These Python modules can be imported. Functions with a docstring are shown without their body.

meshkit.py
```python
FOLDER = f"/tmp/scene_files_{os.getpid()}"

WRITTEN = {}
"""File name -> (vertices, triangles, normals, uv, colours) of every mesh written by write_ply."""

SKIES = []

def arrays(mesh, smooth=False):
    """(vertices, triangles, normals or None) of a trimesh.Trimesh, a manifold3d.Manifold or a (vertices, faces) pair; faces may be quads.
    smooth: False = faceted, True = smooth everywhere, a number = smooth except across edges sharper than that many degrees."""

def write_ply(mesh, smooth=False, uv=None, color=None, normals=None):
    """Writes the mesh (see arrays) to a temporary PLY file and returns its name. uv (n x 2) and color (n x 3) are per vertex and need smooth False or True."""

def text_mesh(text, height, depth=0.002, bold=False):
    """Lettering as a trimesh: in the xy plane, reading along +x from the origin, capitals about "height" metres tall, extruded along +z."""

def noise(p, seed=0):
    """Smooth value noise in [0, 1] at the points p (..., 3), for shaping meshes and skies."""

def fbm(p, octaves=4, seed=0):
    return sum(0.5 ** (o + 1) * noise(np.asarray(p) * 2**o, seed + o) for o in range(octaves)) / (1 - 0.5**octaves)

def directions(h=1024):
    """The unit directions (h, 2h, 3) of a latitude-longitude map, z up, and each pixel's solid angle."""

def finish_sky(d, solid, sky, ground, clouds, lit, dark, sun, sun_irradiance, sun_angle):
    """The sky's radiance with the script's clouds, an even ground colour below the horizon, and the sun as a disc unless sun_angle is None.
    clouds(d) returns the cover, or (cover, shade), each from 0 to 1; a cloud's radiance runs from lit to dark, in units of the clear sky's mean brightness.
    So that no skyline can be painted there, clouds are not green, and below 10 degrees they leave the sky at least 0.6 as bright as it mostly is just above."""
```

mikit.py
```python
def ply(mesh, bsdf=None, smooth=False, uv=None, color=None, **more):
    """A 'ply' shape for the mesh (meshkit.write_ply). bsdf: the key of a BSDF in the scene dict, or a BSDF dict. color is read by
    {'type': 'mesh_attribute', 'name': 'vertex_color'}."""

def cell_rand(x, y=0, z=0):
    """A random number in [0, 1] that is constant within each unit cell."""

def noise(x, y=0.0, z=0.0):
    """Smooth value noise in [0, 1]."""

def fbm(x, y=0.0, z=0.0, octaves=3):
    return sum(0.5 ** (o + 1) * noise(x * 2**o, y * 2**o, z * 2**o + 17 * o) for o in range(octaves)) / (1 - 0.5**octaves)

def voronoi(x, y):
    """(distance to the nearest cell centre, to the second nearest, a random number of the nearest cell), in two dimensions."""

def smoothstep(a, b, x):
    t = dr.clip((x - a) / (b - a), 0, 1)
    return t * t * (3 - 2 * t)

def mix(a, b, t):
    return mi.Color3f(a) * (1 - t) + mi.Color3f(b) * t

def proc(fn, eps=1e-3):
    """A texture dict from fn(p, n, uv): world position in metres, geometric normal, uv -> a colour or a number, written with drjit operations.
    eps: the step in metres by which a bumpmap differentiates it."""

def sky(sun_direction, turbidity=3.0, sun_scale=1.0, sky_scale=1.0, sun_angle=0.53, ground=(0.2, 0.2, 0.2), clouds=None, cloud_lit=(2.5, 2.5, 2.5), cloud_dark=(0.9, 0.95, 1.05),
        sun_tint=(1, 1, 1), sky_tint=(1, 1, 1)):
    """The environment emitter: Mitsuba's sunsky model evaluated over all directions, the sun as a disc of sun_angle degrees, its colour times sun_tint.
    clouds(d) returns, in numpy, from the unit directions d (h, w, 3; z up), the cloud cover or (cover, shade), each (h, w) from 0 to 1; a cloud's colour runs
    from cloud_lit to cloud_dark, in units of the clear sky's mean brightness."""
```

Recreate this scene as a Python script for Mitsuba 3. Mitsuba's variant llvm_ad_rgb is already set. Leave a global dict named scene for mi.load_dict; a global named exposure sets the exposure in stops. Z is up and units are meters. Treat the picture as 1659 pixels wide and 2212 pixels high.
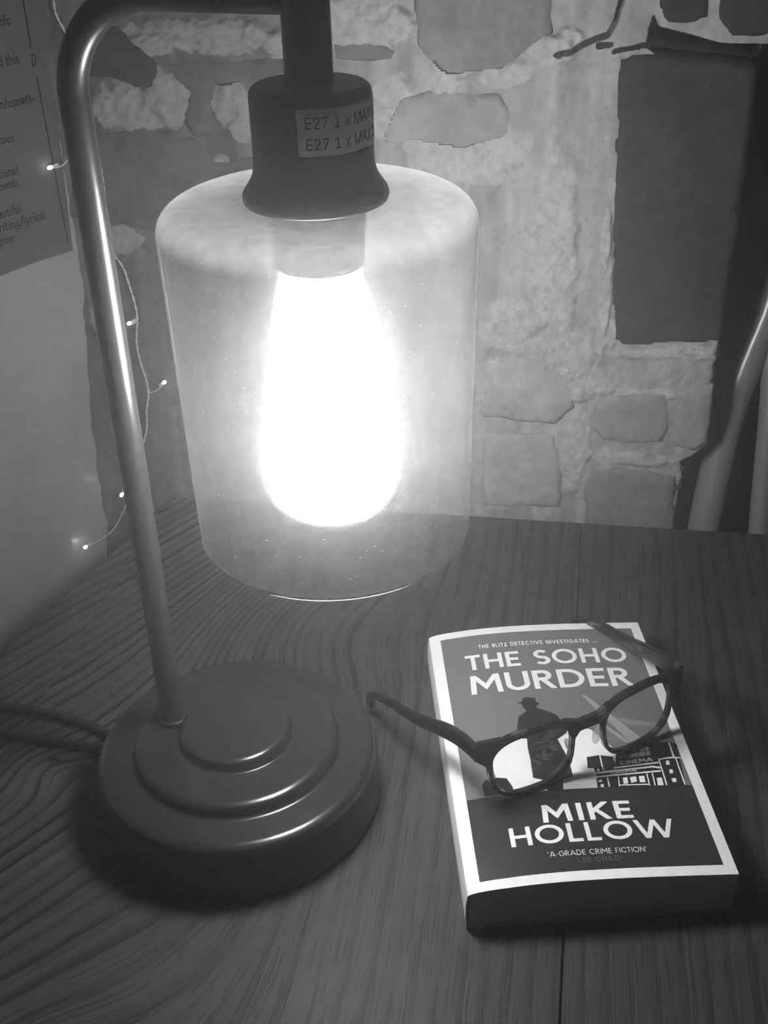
"""Night table by a rough stone wall: an arched desk lamp with a glass shade, a paperback and a pair of glasses."""
import math
import numpy as np, trimesh, drjit as dr, mitsuba as mi
import mikit, meshkit
from scipy.spatial import Delaunay
from shapely.geometry import Polygon, LineString, Point, MultiPolygon, box as sbox
from shapely import affinity, union_all, contains_xy, distance, points as geo_points
from shapely.geometry.polygon import orient

T = mi.ScalarTransform4f
scene, labels = {}, {}
rng = np.random.default_rng(7)

# ------------------------------------------------------------------ camera, added glare haze, exposure
exposure = 0.0
F_PX, PITCH, ROLL, CAM_H = 2549.7, math.radians(31.574), math.radians(1.887), 0.4689
_fw = np.array([0, math.cos(PITCH), -math.sin(PITCH)])
_up = np.array([0, math.sin(PITCH), math.cos(PITCH)])
_upr = _up * math.cos(ROLL) + np.array([1, 0, 0]) * math.sin(ROLL)
GLARE_HAZE = {'type': 'homogeneous', 'albedo': 0.97, 'sigma_t': 0.26, 'phase': {'type': 'hg', 'g': 0.945}}  # haze added to give the lens glare round the bulb
scene['added_glare_haze'] = GLARE_HAZE
scene['camera'] = {'type': 'perspective', 'fov': math.degrees(2 * math.atan(1659 / 2 / F_PX)), 'fov_axis': 'x',
                   'near_clip': 0.02, 'far_clip': 50.0,
                   'to_world': T().look_at(origin=[0, 0, CAM_H], target=list(np.array([0, 0, CAM_H]) + _fw), up=list(_upr)),
                   'medium': {'type': 'ref', 'id': 'added_glare_haze'}}
BULB_RADIANCE = 84.0          # the only real light: the lamp's bulb (built with the lamp below)
LED_RADIANCE = 14.0           # and the pin-head bulbs of the string of lights

# ------------------------------------------------------------------ frames of reference
A = math.radians(-10.4)                       # the table and the stone wall stand turned by this much
U = np.array([math.cos(A), math.sin(A), 0.0]); V = np.array([-U[1], U[0], 0.0]); Z = np.array([0, 0, 1.0])
WALL_V = 0.7605                               # the stone wall's face, along V
B = math.radians(42)                          # the splayed wall on the left
WD = np.array([math.sin(B), math.cos(B), 0.0]); WN = np.array([math.cos(B), -math.sin(B), 0.0])

# outlines in millimetres: on the stone wall (along it, height), on the splayed wall (along it, height), on the book's cover
STONES=[([(11.7,327.6),(30.0,330.3),(57.2,327.7),(92.9,324.2),(96.9,319.5),(96.9,278.9),(97.1,229.9),(96.2,183.7),(95.7,143.8),(71.0,141.4),(29.8,138.2),(22.3,143.0),(18.2,174.5),(15.6,218.8),(13.6,254.8),(13.6,286.3),(12.8,305.6)],0.04),([(14.9,102.5),(30.6,105.8),(49.4,108.5),(63.8,108.5),(67.1,87.2),(65.3,65.8),(46.9,62.8),(20.7,64.3),(10.8,76.7)],0.28),([(67.6,108.0),(80.3,111.5),(93.9,114.3),(95.3,88.8),(94.0,66.8),(85.8,60.3),(69.5,63.1),(68.9,85.5)],0.28),([(15.6,41.4),(31.9,45.6),(55.0,44.0),(77.0,39.3),(77.0,19.8),(79.1,-28.7),(16.9,-33.7),(10.1,23.1)],0.2),([(33.6,372.8),(62.8,372.6),(64.9,347.8),(50.8,342.7),(37.3,345.3),(31.8,355.5)],0.03),([(65.9,372.6),(103.8,372.3),(105.9,340.1),(93.4,336.1),(76.2,336.6),(68.0,345.2)],0.03),([(-333.5,343.1),(-301.8,347.2),(-278.5,326.9),(-275.4,315.1),(-281.6,304.1),(-295.5,305.7),(-315.1,312.0),(-339.6,309.0)],0.04),([(-271.8,323.6),(-228.0,326.5),(-194.8,328.0),(-167.9,329.9),(-169.3,315.6),(-192.9,312.1),(-217.6,308.0),(-239.3,306.1),(-245.4,278.0),(-258.4,274.8),(-267.4,284.6),(-259.7,303.7),(-270.0,313.7)],0.1),([(-346.2,271.6),(-323.9,277.9),(-295.6,283.4),(-258.3,275.4),(-243.9,261.8),(-215.2,264.6),(-190.5,259.6),(-194.1,206.9),(-240.6,199.0),(-273.2,204.7),(-305.9,211.1),(-328.7,217.0),(-356.1,215.7)],0.1),([(-121.2,304.1),(-92.4,308.2),(-57.8,304.6),(-48.8,291.2),(-51.3,277.0),(-80.6,268.5),(-110.4,273.3),(-130.9,270.6),(-133.1,281.2)],0.28),([(-163.2,335.4),(-138.3,337.0),(-121.7,330.0),(-124.8,324.0),(-162.4,322.3)],0.14),([(-66.5,124.1),(-37.6,127.6),(-4.5,118.6),(0.2,90.9),(-13.4,76.1),(-65.9,78.7)],0.36),([(-65.7,67.8),(-13.0,67.1),(-5.3,45.5),(-4.9,6.0),(-64.7,2.5)],0.36),([(-113.2,374.0),(-28.2,373.3),(-26.6,338.9),(-55.2,317.5),(-91.0,313.2),(-108.2,327.3)],0.2)]
EDGE=[(104.0,405.3),(104.1,352.7),(101.9,335.0),(93.7,322.1),(93.4,278.9),(94.0,229.9),(93.3,183.6),(94.4,139.4),(93.2,125.7),(93.6,106.5),(94.7,88.8),(94.9,65.0),(87.7,57.1),(78.4,50.8),(81.5,39.6),(78.9,20.0),(81.1,-49.6)]
NOTCH=[(125.1,333.0),(72.5,334.0),(50.6,339.6),(35.6,343.2),(31.5,350.4),(29.5,342.2),(28.8,332.1),(35.7,327.4),(95.5,320.3),(127.1,320.4)]
CRACKS=[[(-21.9,326.5),(-8.5,334.4),(5.4,338.9),(10.3,346.6),(13.4,363.1)],[(-0.1,332.1),(8.6,332.9)],[(11.1,328.7),(20.5,330.3),(29.9,331.9)]]
BLOBS=[(-292.6,293.2,31.4,15.6),(-274.0,302.1,14.9,15.6),(-231.1,295.2,12.5,17.3),(-236.4,303.8,6.6,6.9),(-226.4,279.1,8.2,7.6),(-242.0,337.5,56.1,9.7),(-279.3,332.5,19.8,6.9),(-185.4,333.5,19.8,10.4),(-143.8,346.9,29.7,15.6),(-120.9,342.9,9.9,10.4),(-127.7,301.8,18.2,15.6),(-138.6,286.9,18.2,12.1),(-83.9,333.6,14.9,20.8),(-92.4,315.9,8.2,17.3),(-52.4,316.1,18.2,7.6),(-30.3,329.1,16.5,9.0),(-16.8,335.5,8.2,6.9),(-230.4,254.0,14.9,4.9),(-241.0,259.4,6.6,4.2),(-318.9,203.4,14.9,12.1),(13.1,212.6,3.3,20.8),(15.7,174.4,4.0,38.1),(20.7,148.0,5.9,13.9),(56.4,133.9,42.9,3.8),(77.4,138.6,19.8,3.5),(43.5,104.0,36.3,4.2),(-2.8,133.3,13.2,20.8),(1.8,109.0,19.8,13.9),(-44.7,152.1,23.1,20.8),(-21.6,199.0,16.5,65.8),(41.2,52.3,29.7,5.5),(-43.8,121.0,19.8,6.9),(2.9,61.3,9.9,38.1),(-343.9,143.7,8.2,13.9),(-76.1,267.9,39.6,20.8),(-48.0,95.6,23.1,10.4)]
LP0=[-0.2197,0.8013]
LEDGE=[(26.0,390.4),(20.7,358.8),(21.7,343.7),(22.7,324.3),(21.8,311.1),(21.3,292.5),(14.9,266.7),(16.1,241.2),(17.2,221.2),(16.5,196.1),(14.7,191.8),(13.6,163.1),(9.7,153.4),(9.5,140.1),(5.3,110.4),(4.2,91.5),(-0.6,60.4),(-0.5,40.3),(-1.8,12.9),(-2.7,-8.2),(-0.6,-23.9),(-5.3,-36.4),(-7.7,-59.3),(-10.9,-96.6)]
POSTER=[(19.5,369.9),(18.6,359.1),(9.2,197.0),(-22.4,197.6),(-50.1,197.2)]
RULE=[[(4.1,363.7),(4.1,332.5)],[(4.5,314.8),(6.4,202.3)]]
PTEXT=[['nfo',(-16.0,348.1),(-7.6,348.2),(-7.1,351.7)],['dthis',(-21.2,325.6),(-6.6,324.9),(-6.1,329.0)],['n/upsett-',(-27.1,299.8),(0.0,300.5),(-1.0,304.2)],['rous',(-31.9,279.3),(-20.5,278.4),(-20.2,281.6)],['tional',(-36.6,258.6),(-22.0,257.6),(-21.0,263.5)],['ments',(-38.5,250.5),(-23.9,250.4),(-23.6,253.4)],['autiful',(-42.6,232.5),(-25.1,233.6),(-24.6,237.9)],['riting/lyrical',(-44.3,225.1),(-7.6,223.8),(-7.5,229.8)],['prose',(-46.4,216.2),(-35.3,215.7),(-35.1,218.2)]]
GLYPH=[(3.2,328.4),(3.0,320.8),(6.0,324.8),(5.8,327.1)]
LEDS={'onposter':(-0.6,258.0),'wall':(-294.7,105.1),'corner':(-342.1,6.8),'low':(-29.0,-30.6),'behind':(-315.6,149.2)}
WIRE1=[(-335.6,371.9),(-336.7,361.3),(-334.7,353.8),(-332.9,345.1),(-330.8,334.1),(-326.9,317.2),(-324.9,288.3),(-322.9,261.3),(-322.0,230.0),(-321.7,198.1),(-317.7,189.3),(-313.4,176.9),(-311.9,163.9),(-312.2,149.9),(-313.0,137.4),(-313.9,113.7),(-312.0,91.4),(-313.5,78.0),(-316.5,64.2),(-321.8,50.1),(-332.4,23.1),(-341.7,-1.7),(-348.8,-15.9),(-355.6,-29.4)]
WIRE2=[(-311.2,92.4),(-304.7,98.4),(-299.0,100.9)]
HOOP=[(99.5,773.2,-35.4),(101.6,778.9,-14.3),(103.9,785.6,10.8),(107.8,794.4,43.6),(111.6,801.9,71.4),(116.8,807.9,94.1),(123.2,814.1,117.1),(131.0,820.8,142.0)]
HOOPW=65
INNER=[(143.9,769.2,-50.3),(141.9,779.2,-13.1),(141.1,788.0,19.5),(140.7,796.3,50.8),(138.7,809.9,101.6)]
CV={'figure':[(-21.1,28.7),(-18.6,28.9),(-17.5,32.0),(-15.2,32.5),(-10.8,31.2),(-10.6,27.8),(-8.9,25.8),(-11.0,25.3),(-11.0,22.9),(-5.2,19.4),(-1.6,16.7),(2.5,6.3),(1.6,1.7),(-4.4,-3.0),(-1.7,-17.2),(-1.4,-25.9),(-1.4,-31.5),(-7.0,-32.9),(-8.7,-42.1),(-16.1,-41.6),(-16.6,-36.1),(-16.8,-32.7),(-22.2,-30.3),(-21.4,-17.5),(-21.3,-7.5),(-20.6,-1.0),(-23.7,-0.4),(-24.6,7.8),(-22.1,17.0),(-17.1,20.9),(-18.7,25.0),(-19.0,26.8)],'glow':[(-41.1,-12.3),(-39.1,-4.9),(-33.6,1.6),(-23.4,6.5),(-9.3,9.8),(1.9,9.7),(6.9,6.6),(15.1,3.4),(19.8,-3.9),(25.2,-13.2),(24.4,-25.2),(15.3,-38.6),(9.7,-41.6),(-8.6,-42.1),(-28.4,-39.7),(-34.8,-37.4),(-40.1,-32.9),(-41.6,-23.1)],'beam1':[(15.4,32.8),(18.5,31.4),(41.7,-5.4),(34.1,-7.1)],'beam2':[(14.2,18.7),(17.7,16.1),(34.1,-7.1),(31.3,-7.5)],'cinema':[(25.6,-13.2),(44.1,-8.3),(55.3,-7.9),(58.9,-9.9),(55.4,-40.2),(44.9,-41.1),(36.4,-41.8),(20.6,-41.6),(9.3,-41.6),(10.7,-29.9),(10.4,-26.2),(7.3,-26.0),(8.5,-17.9),(15.1,-16.7),(22.2,-18.2),(22.5,-23.0)],'car':[(-49.1,-32.2),(-47.1,-28.4),(-40.9,-27.5),(-35.8,-28.9),(-34.5,-32.8),(-33.5,-36.1),(-33.9,-38.6),(-41.1,-39.9),(-48.5,-39.5)]}
CW=[[(15.3,-17.0),(15.9,-16.9),(15.5,-25.7),(14.7,-25.9)],[(21.1,-26.2),(45.4,-23.1),(45.3,-24.2),(21.0,-27.2)],[(10.8,-29.4),(42.0,-26.0),(45.6,-26.9),(45.2,-28.2),(41.6,-27.2),(10.7,-30.6)],[(10.4,-32.3),(45.3,-29.3),(45.2,-30.4),(10.4,-33.3)],[(54.6,-8.7),(55.4,-8.7),(55.1,-20.7),(54.1,-21.1)],[(46.0,-20.9),(55.0,-19.3),(58.9,-20.6),(58.7,-21.3),(54.7,-20.4),(45.8,-21.7)],[(55.1,-20.4),(55.7,-20.4),(55.4,-40.2),(54.6,-40.4)],[(45.9,-21.2),(46.5,-21.2),(45.8,-40.9),(45.0,-41.1)],[(49.4,-22.6),(51.3,-22.2),(51.1,-25.3),(49.1,-25.8)],[(49.6,-29.2),(51.4,-28.8),(51.2,-31.6),(49.3,-32.0)],[(49.0,-35.6),(51.4,-35.1),(51.3,-37.9),(49.1,-38.4)],[(23.9,-34.0),(26.4,-33.7),(25.9,-38.2),(23.4,-38.5)],[(27.6,-33.9),(30.9,-33.2),(30.8,-37.0),(27.5,-37.9)],[(32.4,-33.3),(35.4,-33.0),(35.0,-37.6),(32.1,-37.8)],[(41.4,-35.0),(44.2,-34.6),(43.9,-40.6),(40.8,-40.7)],[(15.7,-33.4),(16.3,-33.4),(16.0,-41.2),(15.2,-41.4)],[(21.5,-33.2),(22.1,-33.1),(21.1,-41.1),(20.3,-41.3)],[(36.8,-31.7),(37.5,-31.5),(36.8,-40.8),(36.1,-41.0)],[(39.8,-31.5),(40.4,-31.3),(39.7,-40.7),(39.0,-40.9)],[(11.2,-38.4),(13.0,-37.8),(13.0,-40.3),(11.2,-40.6)],[(11.1,-35.2),(12.7,-34.9),(12.6,-36.4),(11.0,-36.7)],[(21.4,-38.9),(36.8,-38.8),(36.6,-39.6),(21.3,-39.6)],[(12.0,-27.3),(13.1,-26.9),(12.9,-28.8),(11.9,-28.9)],[(15.0,-26.1),(15.6,-26.0),(15.4,-28.3),(14.8,-28.4)],[(21.6,-40.4),(22.8,-40.3),(22.6,-41.6),(21.5,-41.6)]]
CG=[[(25.8,-14.6),(35.3,-12.1),(43.3,-10.0),(42.4,-18.1),(24.7,-20.0)]]
CB=[[(27.9,-14.2),(28.4,-14.0),(27.5,-19.7),(27.1,-19.8)],[(31.9,-13.1),(32.4,-12.9),(31.6,-19.3),(31.1,-19.4)],[(36.5,-11.9),(37.0,-11.7),(36.2,-18.7),(35.7,-18.8)],[(40.8,-10.7),(41.3,-10.5),(40.3,-18.3),(39.8,-18.4)],[(25.2,-17.1),(42.9,-13.9),(42.8,-14.6),(25.1,-17.8)]]
CT=[[(24.9,-24.8),(42.7,-22.5),(25.1,-22.0)],[(18.3,-31.2),(32.3,-29.7),(18.5,-29.5)]]
CARW=[[(-46.1,-29.5),(-42.2,-28.8),(-41.7,-30.7),(-45.9,-31.0)]]

LP = np.array([*LP0, 0.0])


def on_wall(s, z, h=0.0):
    """Points of the stone wall: s along, z up, h out of it (metres)."""
    s, z, h = np.broadcast_arrays(s, z, h)
    return s[..., None] * U + (WALL_V - h)[..., None] * V + z[..., None] * Z


def on_left(t, z, h=0.0):
    t, z, h = np.broadcast_arrays(t, z, h)
    return LP + t[..., None] * WD + h[..., None] * WN + z[..., None] * Z


def on_table(u, v, z=0.0):
    u, v, z = np.broadcast_arrays(u, v, z)
    return u[..., None] * U + v[..., None] * V + z[..., None] * Z


# ------------------------------------------------------------------ adding things
def add(key, mesh, bsdf, smooth=False, label=None, category=None, group=None, kind=None, **more):
    uv = more.pop('uv', None)
    scene[key] = mikit.ply(mesh, bsdf, smooth, uv=uv, **more)
    say(key, label, category, group, kind)
    return key


def say(key, label=None, category=None, group=None, kind=None):
    d = {k: v for k, v in dict(label=label, category=category, group=group, kind=kind).items() if v}
    if d:
        labels[key] = d


def lathe(profile, n=96, centre=(0, 0, 0)):
    p = np.asarray(profile, float)
    a = np.arange(n) * 2 * math.pi / n
    v = np.stack([p[:, None, 0] * np.cos(a), p[:, None, 0] * np.sin(a), np.broadcast_to(p[:, None, 1], (len(p), n))], -1).reshape(-1, 3)
    f = []
    for i in range(len(p) - 1):
        for j in range(n):
            k = (j + 1) % n
            a0, a1, b0, b1 = i * n + j, i * n + k, (i + 1) * n + j, (i + 1) * n + k
            if p[i, 0] > 1e-9:
                f.append((a0, a1, b1) if p[i + 1, 0] > 1e-9 else (a0, a1, b0))
            if p[i + 1, 0] > 1e-9:
                f.append((a0, b1, b0))
    m = trimesh.Trimesh(v + np.array(centre), f, process=False)
    m.merge_vertices(digits_vertex=8)
    m.update_faces(m.nondegenerate_faces())
    return m


def round_profile(pts, r=0.001, n=5):
    """The polyline with its corners rounded."""
    pts = [np.array(q, float) for q in pts]
    out = [pts[0]]
    for a, b, c in zip(pts, pts[1:], pts[2:]):
        d0, d1 = a - b, c - b
        l0, l1 = np.linalg.norm(d0), np.linalg.norm(d1)
        k = min(r, l0 * .45, l1 * .45)
        p0, p1 = b + d0 / l0 * k, b + d1 / l1 * k
        for t in np.linspace(0, 1, n):
            out.append((1 - t) ** 2 * p0 + 2 * t * (1 - t) * b + t * t * p1)
    return np.array(out + [pts[-1]])


def spline(pts, n):
    from scipy.interpolate import CubicSpline
    pts = np.asarray(pts, float)
    d = np.concatenate([[0], np.cumsum(np.linalg.norm(np.diff(pts, axis=0), axis=1))])
    return CubicSpline(d, pts)(np.linspace(0, d[-1], n))


def sweep(path, section, scale=None, up=None, caps=True):
    """A section (k x 2, closed) along a path; scale (n x 2) stretches it along the way; up fixes the section's second axis."""
    path = np.asarray(path, float); n = len(path)
    t = np.gradient(path, axis=0); t /= np.linalg.norm(t, axis=1, keepdims=True)
    if up is None:
        a = np.cross(t[0], [0.3, 0.2, 0.9]); a /= np.linalg.norm(a)
        axes = []
        for i in range(n):
            a = a - t[i] * a.dot(t[i]); a /= np.linalg.norm(a); axes.append(a)
        a = np.array(axes); b = np.cross(t, a)
    else:
        b = np.asarray(up, float) - t * (t @ np.asarray(up, float))[:, None]; b /= np.linalg.norm(b, axis=1, keepdims=True)
        a = np.cross(b, t)
    sc = np.ones((n, 2)) if scale is None else np.broadcast_to(np.asarray(scale, float).reshape(n, -1), (n, 2))
    sec = np.asarray(section, float); k = len(sec)
    v = path[:, None] + a[:, None] * (sec[None, :, :1] * sc[:, None, :1]) + b[:, None] * (sec[None, :, 1:] * sc[:, None, 1:])
    v = v.reshape(-1, 3); f = []
    for i in range(n - 1):
        for j in range(k):
            j2 = (j + 1) % k
            f += [(i * k + j, i * k + j2, (i + 1) * k + j2), (i * k + j, (i + 1) * k + j2, (i + 1) * k + j)]
    if caps:
        v = np.vstack([v, path[0], path[-1]])
        for j in range(k):
            j2 = (j + 1) % k
            f += [(n * k, j2, j), (n * k + 1, (n - 1) * k + j, (n - 1) * k + j2)]
    m = trimesh.Trimesh(v, f, process=False)
    m.fix_normals()
    return m


def ring(n=16, r=1.0):
    a = np.arange(n) * 2 * math.pi / n
    return np.stack([np.cos(a), np.sin(a)], 1) * r


def tube(path, r, n=14, round_ends=False):
    r = np.broadcast_to(np.asarray(r, float), (len(path),)).copy()
    return sweep(path, ring(n), np.stack([r, r], 1))


def polys(g):
    return [q for q in getattr(g, 'geoms', [g]) if q.geom_type == 'Polygon' and q.area > 0]


def flat(g, cell=None):  # cell None: corners only
    """Triangles (points 2-D, faces) of a shapely area, with inner points every cell."""
    vs, fs, at = [], [], 0
    for q in polys(g):
        if cell is None:
            v, f = trimesh.creation.triangulate_polygon(q, engine='earcut')
        else:
            q2 = q.segmentize(cell)
            pts = [np.array(r.coords)[:-1] for r in [q2.exterior, *q2.interiors]]
            x0, y0, x1, y1 = q.bounds
            gx, gy = np.meshgrid(np.arange(x0, x1, cell), np.arange(y0, y1, cell))
            gx, gy = gx.ravel(), gy.ravel()
            on = contains_xy(q.buffer(-cell * .45), gx, gy) if not q.buffer(-cell * .45).is_empty else np.zeros(len(gx), bool)
            v = np.vstack(pts + [np.stack([gx[on], gy[on]], 1)])
            f = Delaunay(v).simplices
            c = v[f].mean(1)
            e1, e2 = v[f[:, 1]] - v[f[:, 0]], v[f[:, 2]] - v[f[:, 0]]
            f = f[contains_xy(q.buffer(1e-7), c[:, 0], c[:, 1]) & (np.abs(e1[:, 0] * e2[:, 1] - e1[:, 1] * e2[:, 0]) > 1e-12)]
        e1, e2 = v[f[:, 1]] - v[f[:, 0]], v[f[:, 2]] - v[f[:, 0]]
        f = np.where((e1[:, 0] * e2[:, 1] - e1[:, 1] * e2[:, 0] < 0)[:, None], f[:, ::-1], f)
        vs.append(v); fs.append(f + at); at += len(v)
    return np.vstack(vs), np.vstack(fs)


def plate(g, thick, cell=None):
    """A shapely area as a solid from z = 0 to thick (its faces welded at the rim)."""
    v, f = flat(g, cell)
    n = len(v)
    e = np.sort(np.vstack([f[:, [0, 1]], f[:, [1, 2]], f[:, [2, 0]]]), axis=1)
    d = np.vstack([f[:, [0, 1]], f[:, [1, 2]], f[:, [2, 0]]])
    _, inv, cnt = np.unique(e, axis=0, return_inverse=True, return_counts=True)
    rim = d[cnt[inv.ravel()] == 1]
    side = np.vstack([np.stack([rim[:, 1], rim[:, 0], rim[:, 0] + n], 1), np.stack([rim[:, 1], rim[:, 0] + n, rim[:, 1] + n], 1)])
    return trimesh.Trimesh(np.vstack([np.c_[v, np.zeros(n)], np.c_[v, np.full(n, thick)]]), np.vstack([f[:, ::-1], f + n, side]), process=False)


def rbox(x0, x1, y0, y1, z0, z1, r=0.002):
    """A box with chamfered edges."""
    import manifold3d as m3
    def bx(a, b, c, d, e, f):
        return m3.Manifold.cube([b - a, d - c, f - e]).translate([a, c, e])
    h = m3.Manifold.batch_hull([bx(x0 + r, x1 - r, y0 + r, y1 - r, z0, z1), bx(x0, x1, y0 + r, y1 - r, z0 + r, z1 - r), bx(x0 + r, x1 - r, y0, y1, z0 + r, z1 - r)])
    m = h.to_mesh()
    return trimesh.Trimesh(m.vert_properties[:, :3], m.tri_verts, process=False)


def frame_matrix(x, y, z, o):
    m = np.eye(4); m[:3, 0], m[:3, 1], m[:3, 2], m[:3, 3] = x, y, z, o
    return m


# ------------------------------------------------------------------ lettering drawn with strokes
def _arc(cx, cy, rx, ry, a0, a1, n=28):
    a = np.radians(np.linspace(a0, a1, n))
    return list(zip(cx + rx * np.cos(a), cy + ry * np.sin(a)))


def caps(w):
    """A geometric sans: letter -> (width, strokes); capitals one unit high, stroke width w."""
    h = w / 2; o = 1 - h
    ru = .5 - h
    return {
        'A': (.92, [[(.08 * w, 0), (.46, 1)], [(.92 - .08 * w, 0), (.46, 1)], [(.17, .28), (.75, .28)]]),
        'B': (.58, [[(h, 0), (h, 1)], [(h, o), (.3, o), *_arc(.3, .75 - h / 2, .22, .25 - h / 2, 90, -90), (h, .5)], [(.3, .5), *_arc(.3, .25 + h / 2, .58 - h - .3, .25 - h / 2, 90, -90), (h, h)]]),
        'C': (.86, [_arc(.5, .5, ru, ru, 42, 318)]),
        'D': (.80, [[(h, 0), (h, 1)], [(0, o), (.3, o), *_arc(.3, .5, .5 - h, ru, 90, -90), (0, h)]]),
        'E': (.55, [[(h, 0), (h, 1)], [(0, o), (.55, o)], [(0, .5), (.50, .5)], [(0, h), (.55, h)]]),
        'F': (.52, [[(h, 0), (h, 1)], [(0, o), (.52, o)], [(0, .48), (.47, .48)]]),
        'G': (.96, [[*_arc(.5, .5, ru, ru, 42, 360), (.52, .5)]]),
        'H': (.74, [[(h, 0), (h, 1)], [(.74 - h, 0), (.74 - h, 1)], [(0, .5), (.74, .5)]]),
        'I': (w, [[(h, 0), (h, 1)]]),
        'K': (.66, [[(h, 0), (h, 1)], [(h, .42), (.62, 1.02)], [(.25, .56), (.64, -.02)]]),
        'L': (.50, [[(h, 0), (h, 1)], [(0, h), (.5, h)]]),
        'M': (.96, [[(h, 0), (h + .05, 1)], [(.96 - h, 0), (.91 - h, 1)], [(h + .06, .97), (.48, .36), (.90 - h, .97)]]),
        'N': (.78, [[(h, 0), (h, 1)], [(.78 - h, 0), (.78 - h, 1)], [(h, .98), (.78 - h, .02)]]),
        'O': (1.0, [_arc(.5, .5, ru, ru, 0, 360, 56)]),
        'R': (.64, [[(h, 0), (h, 1)], [(0, o), (.32, o), *_arc(.32, .76 - h / 2, .58 - h - .32, .24 - h / 2, 90, -90), (0, .52)], [(.28, .52), (.62 - h / 3, -.02)]]),
        'S': (.58, [[*_arc(.29, .75 - h / 2, .24 - h * .3, .25 - h / 2, 35, 270, 20), *_arc(.29, .25 + h / 2, .27 - h * .4, .25 - h / 2, 90, -145, 22)]]),
        'T': (.60, [[(0, o), (.60, o)], [(.30, 0), (.30, 1)]]),
        'U': (.72, [[(h, 1), (h, .36), *_arc(.36, .36, .36 - h, .36 - h, 180, 360), (.72 - h, 1)]]),
        'V': (.86, [[(.04, 1.02), (.43, 0.03)], [(.82, 1.02), (.43, 0.03)]]),
        'W': (1.34, [[(.05, 1.02), (.36, .0)], [(.36, .0), (.67, .98)], [(.67, .98), (.98, .0)], [(.98, .0), (1.29, 1.02)]]),
        'Z': (.62, [[(.04, o), (.58, o)], [(.56, o), (.06, h)], [(.03, h), (.60, h)]]),
        '-': (.30, [[(.02, .4), (.28, .4)]]), '.': (.22, [[(.11 - h, h), (.11 + h, h)]]), ' ': (.34, []),
        '\u2018': (.16, [[(.10, .72), (.06, 1)]]), '\u2019': (.16, [[(.06, .72), (.10, 1)]]),
    }


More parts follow.
